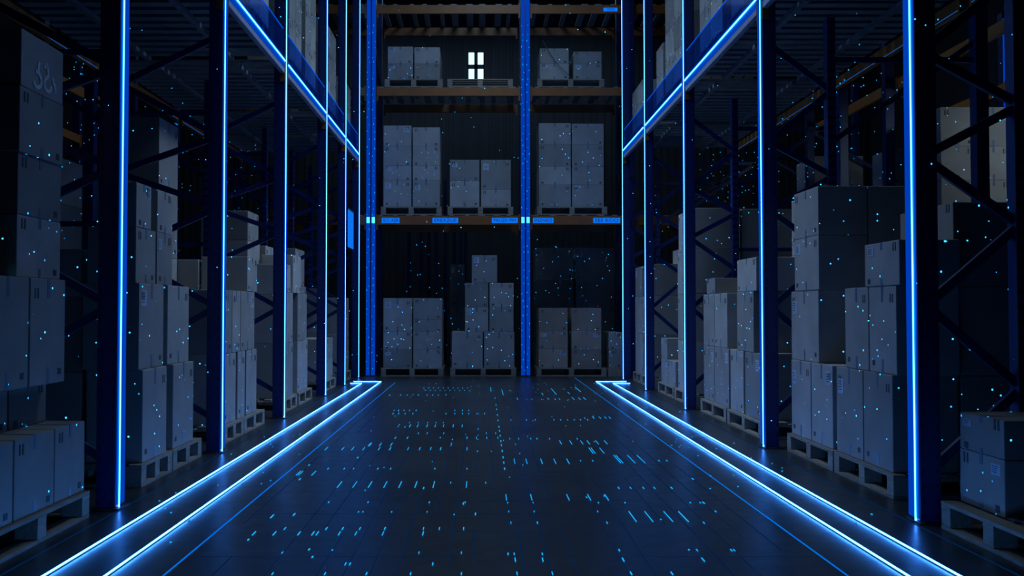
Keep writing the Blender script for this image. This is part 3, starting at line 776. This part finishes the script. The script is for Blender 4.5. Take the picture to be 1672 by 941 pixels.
for x in (60, 90, 215, 240, 262, 300, 335, 360, 385, 410, 430, 505, 520, 20, 5): frow(632 + rg.uniform(0, 14), 634 + rg.uniform(0, 14), [x], 800, .0065)
frow(808, 818, [75, 190, 358, 455, 535], 800); frow(836, 853, [660, 735, 825, 895], 800); frow(796, 799, [583, 637, 745, 823, 695], 800)
frow(821, 822.5, [80, 195, 905, 950, 610, 490], 800); frow(835, 837, [85, 200, 487, 1020], 800); frow(853, 856, [968, 530, 215, 95], 800)
frow(898, 901, [585, 937, 1092, 1105], 800); frow(904, 907, [82, 110, 237], 800); frow(912, 918, [115, 605, 968, 240], 800); frow(935, 940, [123, 283, 640, 825], 800)
yy = 650.0
while yy < 770:                                             # the dotted line running down the middle of the aisle
    px = 787 + 15 * (yy - 507) / 110 + 2
    fdash(px, yy, yy + 1.2 + (yy - 640) * .015, .008); yy += rg.uniform(6, 12)
for i in range(110):
    X = rg.choice(XL) if rg.random() < .7 else rg.uniform(-2.3, 2.6); d = 3.4 + 12.5 * rg.random() ** 1.0
    L = rg.choice((.015, .02, .03, .06))
    sp.box(X - .004, X + .004, d, d + L, .0016, .004)
for i in range(70):
    X = rg.choice((rg.uniform(-2.3, -1.6), rg.uniform(1.85, 2.55))); d = rg.uniform(3.3, 14)
    sp.box(X - .0045, X + .0045, d, d + rg.choice((.012, .02)), .0025, .005)
tag(sp.build('floor_light_spots', 'speck'), 'scattered cyan light points and dashes on the dark floor of the aisle', 'light points', kind='stuff')

# light points hanging in the dim rack interiors
air = MB(); ra = random.Random(11)
for i in range(300):
    s_ = ra.choice((-1, 1)); k_ = ra.randrange(1, 4); y = ra.uniform(POST[s_][k_] + .3, POST[s_][k_ + 1] - .2); x = s_ * ra.uniform(3.75, 4.5); z = ra.uniform(2.75, 4.1)
    air.dot(x, y, z, ra.uniform(.005, .009))
for i in range(70):
    air.dot(ra.uniform(-2.0, 2.7), ra.uniform(21.6, 23), ra.uniform(.8, 7.0), ra.uniform(.01, .016))
tag(air.build('hovering_light_spots', 'speck'), 'tiny cyan light points hovering in the dark inside of the racks', 'light points', kind='stuff')

# ------------------------------------------------------------------ lights
def area(name, loc, rot, sx, sy, power, col):
    l = bpy.data.lights.new(name, 'AREA'); l.shape = 'RECTANGLE'; l.size = sx; l.size_y = sy; l.energy = power; l.color = col
    o = bpy.data.objects.new(name, l); C.objects.link(o); o.location = loc; o.rotation_euler = rot; return o
area('aisle ceiling lamp', (.1, 12.6, 8.9), (0, 0, 0), 1.8, 7, 125, (.44, .72, 1.0))
for sx in (-1, 1):
    area('aisle flood lamp', (sx * 1.3, 12.0, 8.6), (0, sx * math.radians(27), 0), .5, 9, 85, (.40, .62, 1.0)).data.spread = math.radians(58)  # added unseen fill that brightens the box faces along the aisle
area('far hall lamp', (0, 22.5, 9.3), (0, 0, 0), 8, 1.5, 40, (.4, .65, 1.0))  # added soft light to lift the back wall, no known source
area('next aisle lamp', (6.3, 7.6, 4.0), (math.radians(75), 0, 0), .8, .5, 3.6, (.55, .76, 1.0)).data.spread = math.radians(55)

w = bpy.data.worlds.new('World'); scene.world = w; w.use_nodes = True
w.node_tree.nodes['Background'].inputs[0].default_value = (.004, .008, .016, 1); w.node_tree.nodes['Background'].inputs[1].default_value = .2

# ------------------------------------------------------------------ camera and view
cam = bpy.data.cameras.new('Camera'); co = bpy.data.objects.new('Camera', cam); C.objects.link(co)
co.location = (0, 0, CAMZ); co.rotation_euler = (math.pi / 2 + PITCH, 0, 0)
cam.sensor_width = 36; cam.lens = 36 * F / 1672; cam.shift_x = (836 - CX) / 1672; cam.clip_end = 100
scene.camera = co
scene.view_settings.view_transform = 'Standard'; scene.view_settings.look = 'None'; scene.view_settings.gamma = 1
scene.view_settings.use_curve_mapping = False; scene.view_settings.exposure = 0
scene.cycles.use_denoising = True; scene.cycles.max_bounces = 6; scene.cycles.sample_clamp_indirect = 6
